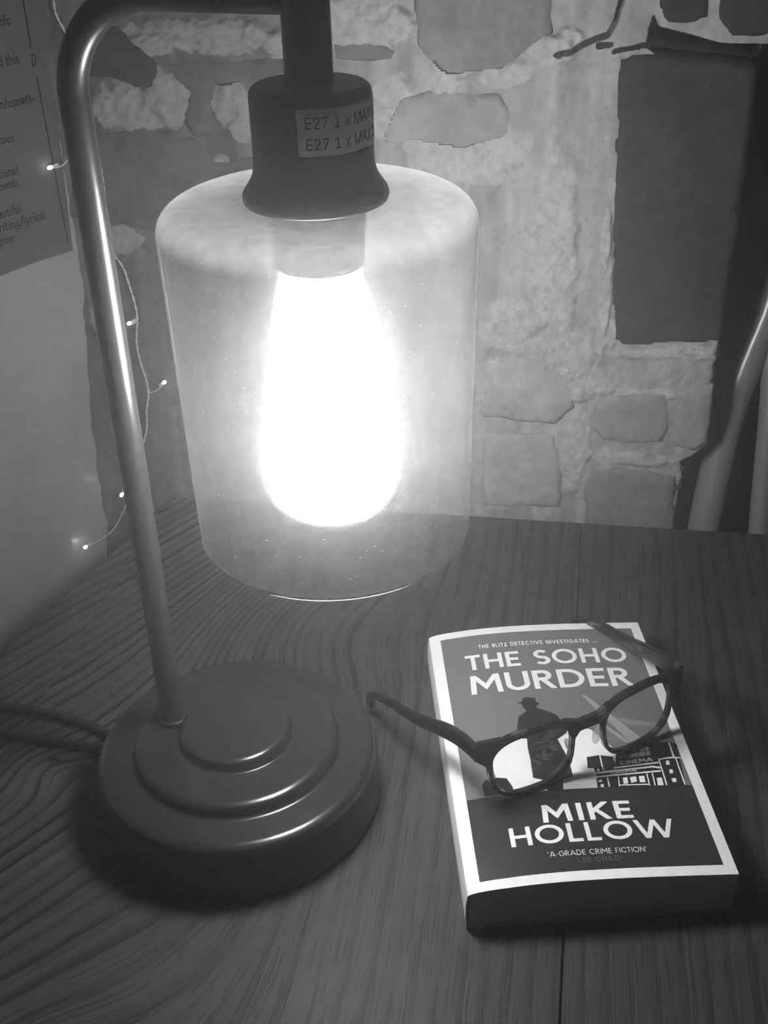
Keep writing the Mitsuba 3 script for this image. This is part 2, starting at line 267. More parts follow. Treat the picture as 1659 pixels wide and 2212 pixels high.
def capital_line(text, w=.16, gap=.12):
    font, x, out = caps(w), 0.0, []
    for c in text:
        width, strokes = font[c]
        g = [LineString(s).buffer(w / 2, cap_style='flat', join_style='mitre') for s in strokes]
        if g:
            out.append(affinity.translate(union_all(g).intersection(sbox(-.1, 0, 2, 1)), x, 0))
        x += width + gap
    return union_all(out), x - gap


def fit_line(text, x0, x1, y, height, w=.16, gap=.12):
    g, width = capital_line(text, w, gap)
    return affinity.translate(affinity.scale(g, (x1 - x0) / width, height, origin=(0, 0)), x0, y)


def serif_line(text, w=.10):
    """Small letters of a bookish roman: x-height .45."""
    x = .45
    def st(*p): return ('l', p)
    def bowl(cx, r=.19, a0=0, a1=360): return ('l', _arc(cx, x / 2, r, x / 2 - w / 2, a0, a1))
    def foot(cx, y=0.0, half=.11): return ('s', (cx - half, cx + half, y))
    L = {
        'a': (.40, [('l', [*_arc(.19, .30, .13, .13, 150, 0), (.32, .0)]), ('l', _arc(.18, .13, .14, .12, 60, 330)), foot(.36, 0, .07)]),
        'b': (.46, [st((.09, 0), (.09, .72)), bowl(.25, .16), foot(.05, .70, .07)]),
        'd': (.48, [st((.37, 0), (.37, .72)), bowl(.21, .16), foot(.33, .70, .07), foot(.41, 0, .07)]),
        'e': (.40, [('l', [(.04, .23), (.36, .23), *_arc(.2, x / 2, .16, x / 2 - w / 2, 5, 320)])]),
        'f': (.30, [('l', [(.12, 0), (.12, .55), *_arc(.24, .56, .12, .13, 180, 50)]), st((.0, .43), (.28, .43)), foot(.12)]),
        'g': (.44, [bowl(.2, .15), st((.36, .42), (.36, -.05)), ('l', _arc(.2, -.08, .16, .12, 0, -200))]),
        'h': (.52, [st((.10, 0), (.10, .72)), ('l', [*_arc(.27, .27, .15, .14, 170, 0), (.42, 0)]), foot(.10), foot(.42), foot(.06, .70, .07)]),
        'i': (.24, [st((.12, 0), (.12, .43)), foot(.12), foot(.08, .41, .07), st((.08, .6), (.16, .6))]),
        'l': (.24, [st((.12, 0), (.12, .72)), foot(.12), foot(.08, .70, .07)]),
        'm': (.78, [st((.10, 0), (.10, .43)), ('l', [*_arc(.24, .27, .14, .14, 170, 0), (.38, 0)]), ('l', [*_arc(.52, .27, .14, .14, 170, 0), (.66, 0)]), foot(.10), foot(.38), foot(.66), foot(.06, .41, .07)]),
        'n': (.52, [st((.10, 0), (.10, .43)), ('l', [*_arc(.27, .27, .15, .14, 170, 0), (.42, 0)]), foot(.10), foot(.42), foot(.06, .41, .07)]),
        'o': (.44, [bowl(.22, .17)]),
        'p': (.48, [st((.10, -.24), (.10, .43)), bowl(.26, .16), foot(.10, -.24), foot(.06, .41, .07)]),
        'r': (.36, [st((.10, 0), (.10, .43)), ('l', _arc(.26, .26, .16, .15, 170, 55)), foot(.10), foot(.06, .41, .07)]),
        's': (.34, [('l', [*_arc(.17, .33, .10, .09, 30, 270, 14), *_arc(.17, .13, .11, .10, 90, -150, 14)])]),
        't': (.30, [('l', [(.12, .6), (.12, .12), *_arc(.22, .12, .10, .09, 180, 300)]), st((0, .43), (.26, .43))]),
        'u': (.52, [('l', [(.10, .43), (.10, .18), *_arc(.25, .18, .15, .14, 180, 350)]), st((.40, .43), (.40, 0)), foot(.06, .41, .07), foot(.36, .41, .07), foot(.44, 0, .07)]),
        'y': (.46, [st((.06, .43), (.24, 0)), st((.42, .43), (.20, -.2), (.08, -.22)), foot(.06, .41, .09), foot(.41, .41, .09)]),
        'c': (.40, [bowl(.2, .16, 45, 320)]),
        '/': (.34, [st((.02, -.12), (.32, .74))]), '-': (.28, [st((.03, .22), (.25, .22))]), ' ': (.24, []),
    }
    at, out = 0.0, []
    for c in text:
        width, items = L[c]
        for kind, d in items:
            g = LineString(d).buffer(w / 2, cap_style='flat') if kind == 'l' else sbox(d[0], d[2], d[1], d[2] + .035)
            out.append(affinity.translate(g, at, 0))
        at += width + .03
    return union_all(out), at - .03


# ------------------------------------------------------------------ materials
def grey(v):
    return {'type': 'rgb', 'value': [float(v)] * 3}


def satin(v, rough, spec=.5, coat=0.0):
    return {'type': 'twosided', 'bsdf': {'type': 'principled', 'base_color': grey(v), 'roughness': rough, 'specular': spec, 'clearcoat': coat, 'clearcoat_gloss': .85}}


def matt(v):
    return {'type': 'twosided', 'bsdf': {'type': 'diffuse', 'reflectance': grey(v)}}


def dot2(p, axis):
    return p.x * float(axis[0]) + p.y * float(axis[1])


def wall_tone(p, n, uv):
    """Old limewash over stone: grimier to the left and darkened there for weaker light, with pale mortar showing in patches."""
    s, z = dot2(p, U), p.z
    a = mikit.fbm(s * 60, z * 38, 3.0, 5)
    fine = mikit.fbm(s * 260, z * 200, 9.0, 3)
    streak = mikit.fbm(s * 120, z * 10, 5.0, 3)
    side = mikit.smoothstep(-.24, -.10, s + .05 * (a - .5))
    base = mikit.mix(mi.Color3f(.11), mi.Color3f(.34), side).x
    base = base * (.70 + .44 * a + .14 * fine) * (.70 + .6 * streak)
    m = mi.Float(0)
    wob, wob2 = (mikit.fbm(s * 90, z * 90, 1.0, 3) - .5) * .9, (fine - .5) * .5
    for bs, bz, rs, rz in BLOBS:
        d = dr.sqrt(dr.square((s - bs / 1e3) / (rs / 1e3)) + dr.square((z - bz / 1e3) / (rz / 1e3)))
        m = dr.maximum(m, mikit.smoothstep(1.12, .86, d + wob + wob2))
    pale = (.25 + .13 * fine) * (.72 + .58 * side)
    pit = mikit.smoothstep(.56, .80, mikit.fbm(s * 210, z * 230, 21.0, 3))
    c = base * (1 - m) + pale * m
    return mi.Color3f(c * (1 - .12 * pit))


def stone_tone(v):
    def f(p, n, uv):
        s, z = dot2(p, U), p.z
        a = mikit.fbm(s * 45, z * 45, 4.0, 4)
        b = mikit.fbm(s * 230, z * 170, 8.0, 3)
        chip = .09 * mikit.smoothstep(.68, .80, mikit.fbm(s * 240, z * 300, 31.0, 3))
        return mi.Color3f(v * (.62 + .5 * a + .28 * b) * (1 - chip) + (.6 * v + .10) * chip)
    return f


def wall_bump(p, n, uv):
    s, z = dot2(p, U), p.z
    return mikit.fbm(s * 300, z * 300, p.x * 20, 3) + .5 * mikit.fbm(s * 900, z * 900, 2.0, 2)


def bumped(tone, scale, fn, eps=4e-4):
    return {'type': 'twosided', 'bsdf': {'type': 'bumpmap', 'scale': scale, 'nested': {'type': 'diffuse', 'reflectance': mikit.proc(tone)}, 'texture': mikit.proc(fn, eps)}}


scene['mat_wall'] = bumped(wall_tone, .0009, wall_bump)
STONE_TONES = (.03, .04, .10, .14, .20, .28, .36)
for q in STONE_TONES:
    scene[f'mat_stone_{int(q * 100):02d}'] = bumped(stone_tone(q), .0007, wall_bump)


def plaster_tone(p, n, uv):
    t, z = dot2(p, WD), p.z
    return mi.Color3f(.25 * (.86 + .22 * mikit.fbm(t * 18, z * 14, 2.0, 4) + .08 * mikit.fbm(t * 160, z * 160, 2.0, 2)))


scene['mat_plaster'] = {'type': 'twosided', 'bsdf': {'type': 'principled', 'base_color': mikit.proc(plaster_tone), 'roughness': .30, 'specular': .5}}


def grain(p):
    """Where in the growth rings a point of the table top lies: straight along the boards, leaning and arched on the left, round a knot."""
    u, v = dot2(p, U), dot2(p, V)
    lean = mikit.smoothstep(-.09, -.27, u)
    x = u - .62 * lean * (v - .45) + .010 * (mikit.fbm(u * 9, v * 3.2, 1.0, 3) - .5)
    arch = dr.exp(-(dr.square((u + .175) / .065) + dr.square((v - .60) / .065)))
    x += .050 * arch
    kd = dr.square((u + .282) / .022) + dr.square((v - .455) / .020)
    x += .020 * dr.exp(-kd)
    board = mikit.cell_rand(dr.floor((u - .0105) / .32), 3, 5)
    return u, v, x + .1 * board, kd, lean


def wood_tone(p, n, uv):
    u, v, x, kd, lean = grain(p)
    per = 92.0
    ph = x * per + .5 * mikit.fbm(u * 30, v * 10, 2.0, 2)
    fr = ph - dr.floor(ph)
    line = mikit.smoothstep(.45, .93, fr) * mikit.smoothstep(1.0, .95, fr)
    pores = mikit.smoothstep(.56, .76, mikit.fbm(x * 1900, v * 45 - u * 20, 1.0, 2))
    broad = mikit.fbm(x * 40, v * 4, 3.0, 3)
    wear = mikit.smoothstep(.62, .72, mikit.fbm(u * 34, v * 34, 13.0, 4))
    c = .052 * (.72 + .55 * broad) * (1 - (.30 + .30 * lean) * line * (.5 + mikit.cell_rand(dr.floor(ph), 1, 2))) * (1 - .42 * pores)
    knot = dr.exp(-kd * 2.2)
    hole = dr.exp(-(dr.square((u + .281) / .0045) + dr.square((v - .461) / .003)))
    c = c * (1 + .5 * knot) * (1 - .8 * hole) * (1 + .12 * wear)
    return mi.Color3f(c)


def wood_bump(p, n, uv):
    u, v, x, kd, lean = grain(p)
    ph = x * 92.0 + .5 * mikit.fbm(u * 30, v * 10, 2.0, 2)
    fr = ph - dr.floor(ph)
    return -mikit.smoothstep(.45, .93, fr) * mikit.smoothstep(1.0, .93, fr) - .6 * mikit.smoothstep(.56, .76, mikit.fbm(x * 1900, v * 45 - u * 20, 1.0, 2))


scene['mat_wood'] = {'type': 'twosided', 'bsdf': {'type': 'bumpmap', 'scale': .00010, 'texture': mikit.proc(wood_bump, 3e-4),
                     'nested': {'type': 'principled', 'base_color': mikit.proc(wood_tone), 'roughness': .55, 'specular': .18}}}
scene['mat_black_metal'] = satin(.016, .31, .42)
scene['mat_black_base'] = satin(.015, .24, .42)
scene['mat_black_cap'] = satin(.03, .42, .5)
scene['mat_cable'] = satin(.02, .5, .4)
scene['mat_sticker'] = matt(.88)
scene['mat_ink'] = matt(.03)
scene['mat_print_ink'] = matt(.010)
scene['mat_thread'] = satin(.035, .4, .4)
scene['mat_paper_white'] = satin(.85, .42, .35)
scene['mat_print_mid'] = satin(.155, .42, .3)
scene['mat_print_dark'] = satin(.020, .42, .25)
scene['mat_print_black'] = satin(.012, .42, .25)
scene['mat_print_pale'] = satin(.30, .40, .4)
scene['mat_print_light'] = satin(.82, .42, .35)
scene['mat_print_dim'] = satin(.085, .40, .4)
scene['mat_board_white'] = satin(.85, .42, .35)


def page_tone(p, n, uv):
    return mi.Color3f(.42 + .16 * mikit.fbm(p.z * 5200, p.x * 6, p.y * 6, 2))


scene['mat_pages'] = {'type': 'twosided', 'bsdf': {'type': 'diffuse', 'reflectance': mikit.proc(page_tone)}}


def shell_tone(p, n, uv):
    """Dark mottled acetate."""
    a = mikit.fbm(p.x * 130, p.y * 130, p.z * 130, 3)
    return mi.Color3f(.006 + .045 * mikit.smoothstep(.58, .74, a))


scene['mat_acetate'] = {'type': 'twosided', 'bsdf': {'type': 'principled', 'base_color': mikit.proc(shell_tone), 'roughness': .16, 'specular': .5}}
scene['mat_clear'] = {'type': 'thindielectric', 'int_ior': 1.5}
scene['mat_clear_pad'] = {'type': 'blendbsdf', 'weight': .25, 'a': {'type': 'thindielectric', 'int_ior': 1.5}, 'b': satin(.4, .2)}
scene['mat_steel'] = {'type': 'roughconductor', 'material': 'Cr', 'alpha': .2}


def dust(p, n, uv):
    """Dust lies on the shade's flat top; its sides carry only wipe marks."""
    a = mikit.fbm(p.x * 240, p.y * 240, p.z * 40, 3)
    top = mikit.smoothstep(.323, .3335, p.z)
    speck = mikit.smoothstep(.80, .86, mikit.fbm(p.x * 700, p.y * 700, p.z * 700, 2))
    return mi.Float(.004 + .006 * a + .05 * speck) * (1 - top) + (.06 + .07 * a) * top


scene['mat_shade'] = {'type': 'blendbsdf', 'weight': mikit.proc(dust), 'a': {'type': 'thindielectric', 'int_ior': 1.07},
                      'b': {'type': 'principledthin', 'base_color': grey(.9), 'roughness': .9, 'diff_trans': 1.1, 'spec_trans': 0.0}}
scene['mat_chair'] = satin(.20, .30, .6, .5)
scene['mat_room'] = matt(.10)
scene['mat_room_floor'] = matt(.06)
scene['mat_poster'] = satin(.075, .6, .3)
scene['mat_wire'] = satin(.5, .25, .6)
scene['mat_wire_dark'] = satin(.06, .4, .5)

# ------------------------------------------------------------------ the room
def big_box(key, x0, x1, y0, y1, z0, z1, m, label):
    b = rbox(x0, x1, y0, y1, z0, z1, .004)
    b.vertices = b.vertices @ np.array([U, V, Z])
    add(key, b, m, kind='structure', label=label)


big_box('floor', -1.6, 2.2, -1.7, 2.7, -.85, -.75, 'mat_room_floor', 'dark floor of the room below the table')
big_box('ceiling', -1.6, 2.2, -1.7, 2.7, 1.75, 1.85, 'mat_room', 'dim ceiling of the room')
big_box('wall_far', -1.6, 2.2, 2.5, 2.7, -.75, 1.75, 'mat_room', 'dark far wall of the recess behind the chair')
big_box('wall_right', 2.0, 2.2, -1.5, 2.5, -.75, 1.75, 'mat_room', 'dark side wall of the room')
big_box('wall_near', -1.6, 2.2, -1.7, -1.5, -.75, 1.75, 'mat_room', 'dim wall of the room facing the table')
big_box('wall_side', -1.6, -1.4, -1.5, 2.5, -.75, 1.75, 'mat_room', 'dim side wall beyond the splayed wall')

# the rough stone wall: a displaced face of mortar and limewash, cut ragged where it ends, with each stone that shows set into it
edge = np.array(EDGE)[::-1] / 1e3
edge_z = np.concatenate([[-.75], edge[:, 1], [1.75]]); edge_s = np.concatenate([[.083], edge[:, 0], [.104]])


def height(s, z):
    """How far the wall's face stands out of its plane (metres)."""
    p = np.stack([s, z, 0 * s], -1)
    h = .0042 * (meshkit.fbm(p * 22, 4, 1) - .5) + .0030 * (meshkit.fbm(p * 90, 3, 5) - .5)
    wob = (meshkit.fbm(p * 90, 3, 11) - .5) * .9
    for bs, bz, rs, rz in BLOBS:
        d = np.sqrt(((s - bs / 1e3) / (rs / 1e3)) ** 2 + ((z - bz / 1e3) / (rz / 1e3)) ** 2) + wob
        h += .0018 * np.clip((1.15 - d) / .35, 0, 1) * (1 + .8 * (meshkit.fbm(p * 240, 2, 3) - .5))
    return h


gs = np.concatenate([np.linspace(-.85, -.42, 20)[:-1], np.arange(-.42, -.024, .0015), np.arange(-.024, .035, .0007), np.arange(.035, .1081, .0015)])
gz = np.concatenate([np.linspace(-.75, -.06, 25)[:-1], np.arange(-.06, .322, .0015), np.arange(.322, .366, .0007), np.arange(.366, .40, .0015), np.linspace(.40, 1.75, 45)])
S, ZZ = np.meshgrid(gs, gz)
H = height(S, ZZ)
far = (S < -.42) | (ZZ < -.06) | (ZZ > .40)
ES = np.interp(gz, edge_z, edge_s)[:, None] + .002 * (meshkit.fbm(np.stack([gz * 160, gz * 0, gz * 0], -1), 3, 4) - .5)[:, None]
over = np.clip((S - ES) / .0016, 0, None)
H = H - .004 * np.clip(1 - (ES - S) / .004, 0, 1) ** 2
H = np.where(over > 0, H - .014 * over - .01, H); S2 = np.minimum(S, ES)
under = union_all([Polygon(np.array(q) / 1e3).buffer(-.0035) for q, _ in STONES])          # the mortar lies back under the stones
H = np.where(contains_xy(under, S.ravel(), ZZ.ravel()).reshape(S.shape) & (over <= 0), -.009, H)
notch = Polygon(np.array(NOTCH) / 1e3)
inside = contains_xy(notch, S.ravel(), ZZ.ravel()).reshape(S.shape) & (over <= 0)
H[inside] -= .06 * np.clip(distance(geo_points(S[inside], ZZ[inside]), notch.exterior) / .0035, 0, 1)
for line in CRACKS:
    ls = LineString(np.array(line) / 1e3)
    near = np.argwhere((S > ls.bounds[0] - .01) & (S < ls.bounds[2] + .01) & (ZZ > ls.bounds[1] - .01) & (ZZ < ls.bounds[3] + .01))
    for i, j in near:
        q = np.array([S[i, j], ZZ[i, j], 0.0])
        d = ls.distance(Point(q[0] + .004 * (meshkit.fbm(q * 70, 2, 21) - .5), q[1] + .004 * (meshkit.fbm(q * 70, 2, 22) - .5)))
        w = .0007 + .0018 * meshkit.fbm(q * 60, 2, 23)
        if d < w:
            H[i, j] -= .016 * (1 - (d / w) ** 2)
nr, nc = S.shape
idx = np.arange(nr * nc).reshape(nr, nc)
quads = np.stack([idx[:-1, :-1], idx[:-1, 1:], idx[1:, 1:], idx[1:, :-1]], -1).reshape(-1, 4)
wall_mesh = (on_wall(S2, ZZ, H).reshape(-1, 3), quads)
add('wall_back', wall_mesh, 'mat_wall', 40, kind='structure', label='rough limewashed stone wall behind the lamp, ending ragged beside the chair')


def stone(poly, tone, i):
    g = Polygon(np.array(poly) / 1e3).buffer(-.0025).buffer(.0025)
    ring0 = np.array(g.exterior.segmentize(.002).coords)
    wob = .0022 * (meshkit.fbm(np.c_[ring0 * 170, np.full(len(ring0), i)], 3, 2) - .5)
    c = np.array(g.centroid.coords[0]); d = ring0 - c; d /= np.linalg.norm(d, axis=1, keepdims=True)
    wob[-1] = wob[0]
    g = Polygon(ring0 + d * wob[:, None]).buffer(0)
    g = max(polys(g), key=lambda q: q.area)
    v, f = flat(g, .0030)
    ext = g.exterior
    dist = np.array([ext.distance(Point(q)) for q in v])
    p3 = np.c_[v, np.full(len(v), i * 3.7)]
    painted = tone in (.10, .14, .20, .28, .36)                   # limewashed over: only a soft swelling shows
    r, deep = (.0090, .0012) if painted else (.0045, .0040)
    edge_h = np.sqrt(np.clip(1 - (1 - np.clip(dist / r, 0, 1)) ** 2, 0, 1))
    top = .0020 if tone != .04 else .0016
    h = -deep + (deep + top) * edge_h + .0034 * (meshkit.fbm(p3 * 32, 3, 8) - .5) * edge_h + .0018 * (meshkit.fbm(p3 * 120, 3, 9) - .5)
    m = plate(g, 1.0, .0030)
    n = len(v)
    hh = np.concatenate([np.full(n, -.012), h])
    out = trimesh.Trimesh(on_wall(m.vertices[:, 0], m.vertices[:, 1], hh), m.faces[:, ::-1], process=False)
    out.fix_normals()
    key = 'wall_back__stone' + (f'_{i:03d}' if i else '')
    add(key, out, f'mat_stone_{int(tone * 100):02d}', 50)


for i, (poly, tone) in enumerate(STONES):
    stone(poly, min(STONE_TONES, key=lambda q: abs(q - tone)), i)

# the splayed plastered wall on the left, its plaster broken along the edge towards the stone
le = np.array(LEDGE)[::-1] / 1e3
le_z = np.concatenate([[-.75], le[:, 1], [1.75]]); le_t = np.concatenate([[-.008], le[:, 0], [.03]])
zz = np.concatenate([np.linspace(-.75, -.1, 8)[:-1], np.arange(-.1, .40, .0025), np.linspace(.40, 1.75, 12)])
tt = np.interp(zz, le_z, le_t) + .0030 * (meshkit.fbm(np.stack([zz * 120, zz * 0, zz * 0], -1), 3, 14) - .5)
outline = Polygon(np.vstack([np.c_[tt, zz], [[-1.3, 1.75], [-1.3, -.75]]]))
m = plate(outline, .012)
v = m.vertices
m.vertices = on_left(v[:, 0], v[:, 1], v[:, 2] - .012)
m.fix_normals()
add('wall_left', m, 'mat_plaster', kind='structure', label='smooth painted plaster wall, splayed, its edge broken against the stone')

# ------------------------------------------------------------------ the poster on it
def left_plate(g, h, thick, cell=None):
    m = plate(g, thick, cell)
    v = m.vertices.copy()
    lift = .006 * np.clip((-v[:, 0] - .022) / .05, 0, 1) * np.clip((.225 - v[:, 1]) / .03, 0, 1)      # the lower corner curls off the wall
    m.vertices = on_left(v[:, 0], v[:, 1], h + v[:, 2] + lift)
    m.fix_normals()
    return m


pp = np.array(POSTER) / 1e3
say('poster', 'printed paper sheet with lines of text and a ruled margin, pinned to the left wall', 'poster')
sheet = Polygon([(.0225, .50), *pp[:3], (-.022, .1973), (-.30, .196), (-.30, .50)])
add('poster__sheet', left_plate(sheet, .0008, .0004, .008), 'mat_poster', 30)
for i, (text, a, b, c) in enumerate(PTEXT):
    g, width = serif_line({'dthis': 'd this', 'dthis ': 'd this'}.get(text, text))
    x0, x1, y = a[0] / 1e3, b[0] / 1e3, (a[1] + b[1]) / 2e3
    k = max((x1 - x0) / width, .0001)
    g = affinity.translate(affinity.scale(g, k, max(k * 1.15, .0085), origin=(0, 0)), x0, y)
    add('poster__lettering' + (f'_{i:03d}' if i else ''), left_plate(g, .0013, .0001), 'mat_print_ink')
for i, r in enumerate(RULE):
    (x0, y0), (x1, y1) = np.array(r) / 1e3
    add('poster__ruled_line' + (f'_{i:03d}' if i else ''), left_plate(LineString([(x0, y0), (x1, y1)]).buffer(.00045, cap_style='flat'), .0013, .0001, .004), 'mat_print_ink')
gl = np.array(GLYPH) / 1e3
leaf = LineString([gl[0], gl[1]]).union(LineString(spline([gl[1] + [0, .001], gl[2] + [0, .0008], gl[3] + [-.0006, .001], gl[0]], 16))).buffer(.0004)
add('poster__leaf_mark', left_plate(leaf, .0013, .0001), 'mat_print_ink')

# ------------------------------------------------------------------ the table
say('table', 'dark stained wooden table with a wide grained top, standing against the stone wall', 'table')
edge_l = lambda v: -.306 - (.7512 - v) * .2394
G = .0004
boards = [[(edge_l(.753), .753), (.0105 - G, .753), (.0105 - G, .05), (edge_l(.05), .05)],
          [(.0105 + G, .753), (.33 - G, .753), (.33 - G, .05), (.0105 + G, .05)],
          [(.33 + G, .753), (.60, .753), (.60, .05), (.33 + G, .05)]]
for i, b in enumerate(boards):
    g = Polygon(b)
    gi = g.buffer(-.0007, join_style='mitre')
    a0, a1 = np.array(orient(g).exterior.coords)[:-1], np.array(orient(gi).exterior.coords)[:-1]
    a1 = np.array([a1[np.argmin(np.linalg.norm(a1 - q, axis=1))] for q in a0])
    n = len(a0)
    v = np.vstack([on_table(a1[:, 0], a1[:, 1], 0.0), on_table(a0[:, 0], a0[:, 1], -.0007), on_table(a0[:, 0], a0[:, 1], -.030)])
    f = []
    for k in range(2):
        for j in range(n):
            j2 = (j + 1) % n
            f += [(k * n + j, (k + 1) * n + j, (k + 1) * n + j2), (k * n + j, (k + 1) * n + j2, k * n + j2)]
    f += [(0, 1, 2), (0, 2, 3), (2 * n, 2 * n + 2, 2 * n + 1), (2 * n, 2 * n + 3, 2 * n + 2)]
    m = trimesh.Trimesh(v, f, process=False); m.fix_normals()
    add('table__board' + (f'_{i:03d}' if i else ''), m, 'mat_wood')
for i, (u0, v0) in enumerate(((-.22, .69), (.54, .69), (-.36, .11), (.54, .11))):
    b = rbox(u0 - .03, u0 + .03, v0 - .03, v0 + .03, -.75, -.03, .003)
    b.vertices = on_table(b.vertices[:, 0], b.vertices[:, 1], b.vertices[:, 2])
    add('table__leg' + (f'_{i:03d}' if i else ''), b, 'mat_wood')

# ------------------------------------------------------------------ the lamp
BASE, POLE, HEAD = np.array([-.0823, .4725, 0]), np.array([-.1169, .4851, 0]), np.array([-.0221, .4508, 0])
say('desk_lamp', 'black metal desk lamp with a lit bulb in a clear glass shade', 'lamp')
prof = [(0, .0514), (.0262, .0505), (.0284, .0494), (.0302, .0455), (.0312, .0447), (.0500, .0437), (.0528, .0424), (.0546, .0379), (.0560, .0371),
        (.0700, .0360), (.0730, .0345), (.0745, .0310), (.0749, .0200), (.0750, .0035), (.0735, .0004), (0, .0004)]
add('desk_lamp__base', lathe(round_profile(prof, .0013), 128, BASE), 'mat_black_base', 40)
ARM_Z, BEND, RP = .4065, .040, .0063
d = HEAD - POLE; d /= np.linalg.norm(d); reach = np.linalg.norm(HEAD - POLE)
path = [POLE + [0, 0, .040], POLE + [0, 0, .2]]
path = [POLE + Z * z for z in np.linspace(.040, ARM_Z - BEND, 24)]
path += [POLE + Z * (ARM_Z - BEND) + d * BEND * (1 - math.cos(a)) + Z * BEND * math.sin(a) for a in np.linspace(0, math.pi / 2, 20)[1:]]
path += [POLE + Z * ARM_Z + d * x for x in np.linspace(BEND, reach, 8)[1:]]
add('desk_lamp__pole', tube(path, RP, 32), 'mat_black_metal', 40)
add('desk_lamp__collar', lathe(round_profile([(.0060, .0475), (.0078, .0475), (.0080, .0462), (.0080, .0434), (.0060, .0434)], .0008), 48, POLE), 'mat_black_metal', 40)
add('desk_lamp__stem', lathe(round_profile([(0, .445), (.0082, .445), (.0090, .444), (.0090, .3765), (0, .3765)], .0008), 48, HEAD), 'mat_black_metal', 40)
capp = [(0, .3772), (.0205, .3772), (.0224, .3758), (.0229, .3735), (.0229, .3520), (.0231, .3478), (.0240, .3440), (.0262, .3405), (.0278, .3385), (.0284, .3365), (.0278, .3343), (0, .3343)]
add('desk_lamp__cap', lathe(round_profile(capp, .0014), 96, HEAD), 'mat_black_cap', 40)


def on_cap(x, z, h):
    """Wraps a flat label round the cap: x metres along the girth from its front."""
    a = x / .0229 + math.radians(-8) + math.atan2(HEAD[0], HEAD[1])
    r = .0229 + h
    return np.stack([HEAD[0] + r * np.sin(a), HEAD[1] - r * np.cos(a), z + 0 * a], -1)


def label_plate(g, h, thick):
    m = plate(g, thick, .0012)
    v = m.vertices
    m.vertices = on_cap(v[:, 0], v[:, 1], h + v[:, 2]); m.fix_normals()
    return m


add('desk_lamp__sticker', label_plate(sbox(0, .3563, .050, .3728), .0001, .0001), 'mat_sticker', 30, label='white warning label with two lines of print')
for i, (text, y) in enumerate((('E27 1 x MAX 6', .3660), ('E27 1 x MAX 2', .3586))):
    tm = meshkit.text_mesh(text, .0041, .0001)
    tm = tm.subdivide_to_size(.0012)
    v = tm.vertices
    tm.vertices = on_cap(v[:, 0] * .86 + .0026, v[:, 1] + y, .00028 + v[:, 2])
    add('desk_lamp__sticker__lettering' + (f'_{i:03d}' if i else ''), tm, 'mat_ink')
thread = [(0, .3335)]
for k in range(5):
    z = .3320 - k * .0040; r = .0192 - .0003 * k
    thread += [(r - .0007, z), (r, z - .0010), (r, z - .0024), (r - .0007, z - .0034)]
thread += [(.0180, .3115), (.0176, .3085), (0, .3085)]
add('desk_lamp__shade_ring', lathe(round_profile(thread, .0004, 3), 96, HEAD), 'mat_thread', 40, label='pale threaded ring under the glass')

RB, RT, ZB, ZT = .0600, .0628, .1884, .3340
def shade_profile(o):
    r = .010
    a = np.linspace(math.pi / 2, 0, 12)
    top = [(.0250, ZT - o), (.035, ZT - o), (.045, ZT - o)]
    arc = [(RT - r + (r - o) * math.cos(q), ZT - r + (r - o) * math.sin(q)) for q in a]
    wall = [(RT - o + (RB - RT) * t, (ZT - r) + (ZB - ZT + r) * t) for t in np.linspace(0, 1, 12)[1:]]
    return top + arc + wall
po, pi_ = shade_profile(0.0), shade_profile(.0021)
lip = [(RB - .00105 + .00105 * math.cos(q), ZB - .00105 * math.sin(q)) for q in np.linspace(0, math.pi, 9)]
add('desk_lamp__glass_shade', lathe(po, 160, HEAD), 'mat_shade', True, label='clear glass cylinder shade with a rounded shoulder')
add('desk_lamp__glass_shade__rim', lathe([(RB - .00105 + .0013 * math.cos(q), ZB - .0006 - .0013 * math.sin(q)) for q in np.linspace(-.3, math.pi + .3, 14)], 160, HEAD), 'mat_clear', 60)
bulb = [(.0168, .3130), (.0172, .3080), (.0185, .3020), (.0208, .2900), (.0240, .2720), (.0275, .2530), (.0308, .2370), (.0325, .2260), (.0326, .2180), (.0312, .2100), (.0280, .2035), (.0230, .1985), (.0160, .1957), (.0080, .1945), (0, .1942)]
bs_ = spline(bulb, 70); bs_[:, 0] = np.clip(bs_[:, 0], 0, None); bs_[-1, 0] = 0
add('desk_lamp__bulb', lathe(bs_, 96, HEAD), 'mat_clear', True, label='pear shaped clear glass light bulb, lit')
core = np.array([(0, .3068), (.0120, .3062), (.0148, .3030), (.0166, .2990), (.0190, .2890), (.0222, .2715), (.0257, .2530), (.0288, .2380), (.0303, .2270), (.0303, .2190), (.0287, .2125), (.0250, .2075), (.0190, .2040), (.0100, .2022), (0, .2018)])  # the bulb's overall glow, made up as a solid pear shape
cs_ = spline(core, 50); cs_[:, 0] = np.clip(cs_[:, 0], 0, None); cs_[0, 0] = cs_[-1, 0] = 0
cm = lathe(cs_, 64, HEAD)
if cm.volume < 0:
    cm.invert()
scene['desk_lamp__bulb__glow_core'] = {**mikit.ply(cm, 'mat_clear', True), 'emitter': {'type': 'area', 'radiance': grey(BULB_RADIANCE), 'sampling_weight': 1.0}}
say('desk_lamp__bulb__glow_core', 'white glow shape added to fill the lit bulb')
for i, (dz, pts) in enumerate((((.0032), [(-.158, .515), (-.166, .5215), (-.1993, .538), (-.2344, .5465), (-.272, .551), (-.30, .56)]), ((.0032), [(-.154, .5005), (-.1707, .5095), (-.2001, .5172), (-.229, .5249), (-.262, .531), (-.30, .528)]))):
    pth = spline([(*q, dz) for q in pts], 60)
    pth[:, 2] += .0015 * np.sin(np.linspace(0, 3, 60)) * (1 - i)
    add('desk_lamp__power_cord' + (f'_{i:03d}' if i else ''), tube(pth, .0027, 16), 'mat_cable', 40)

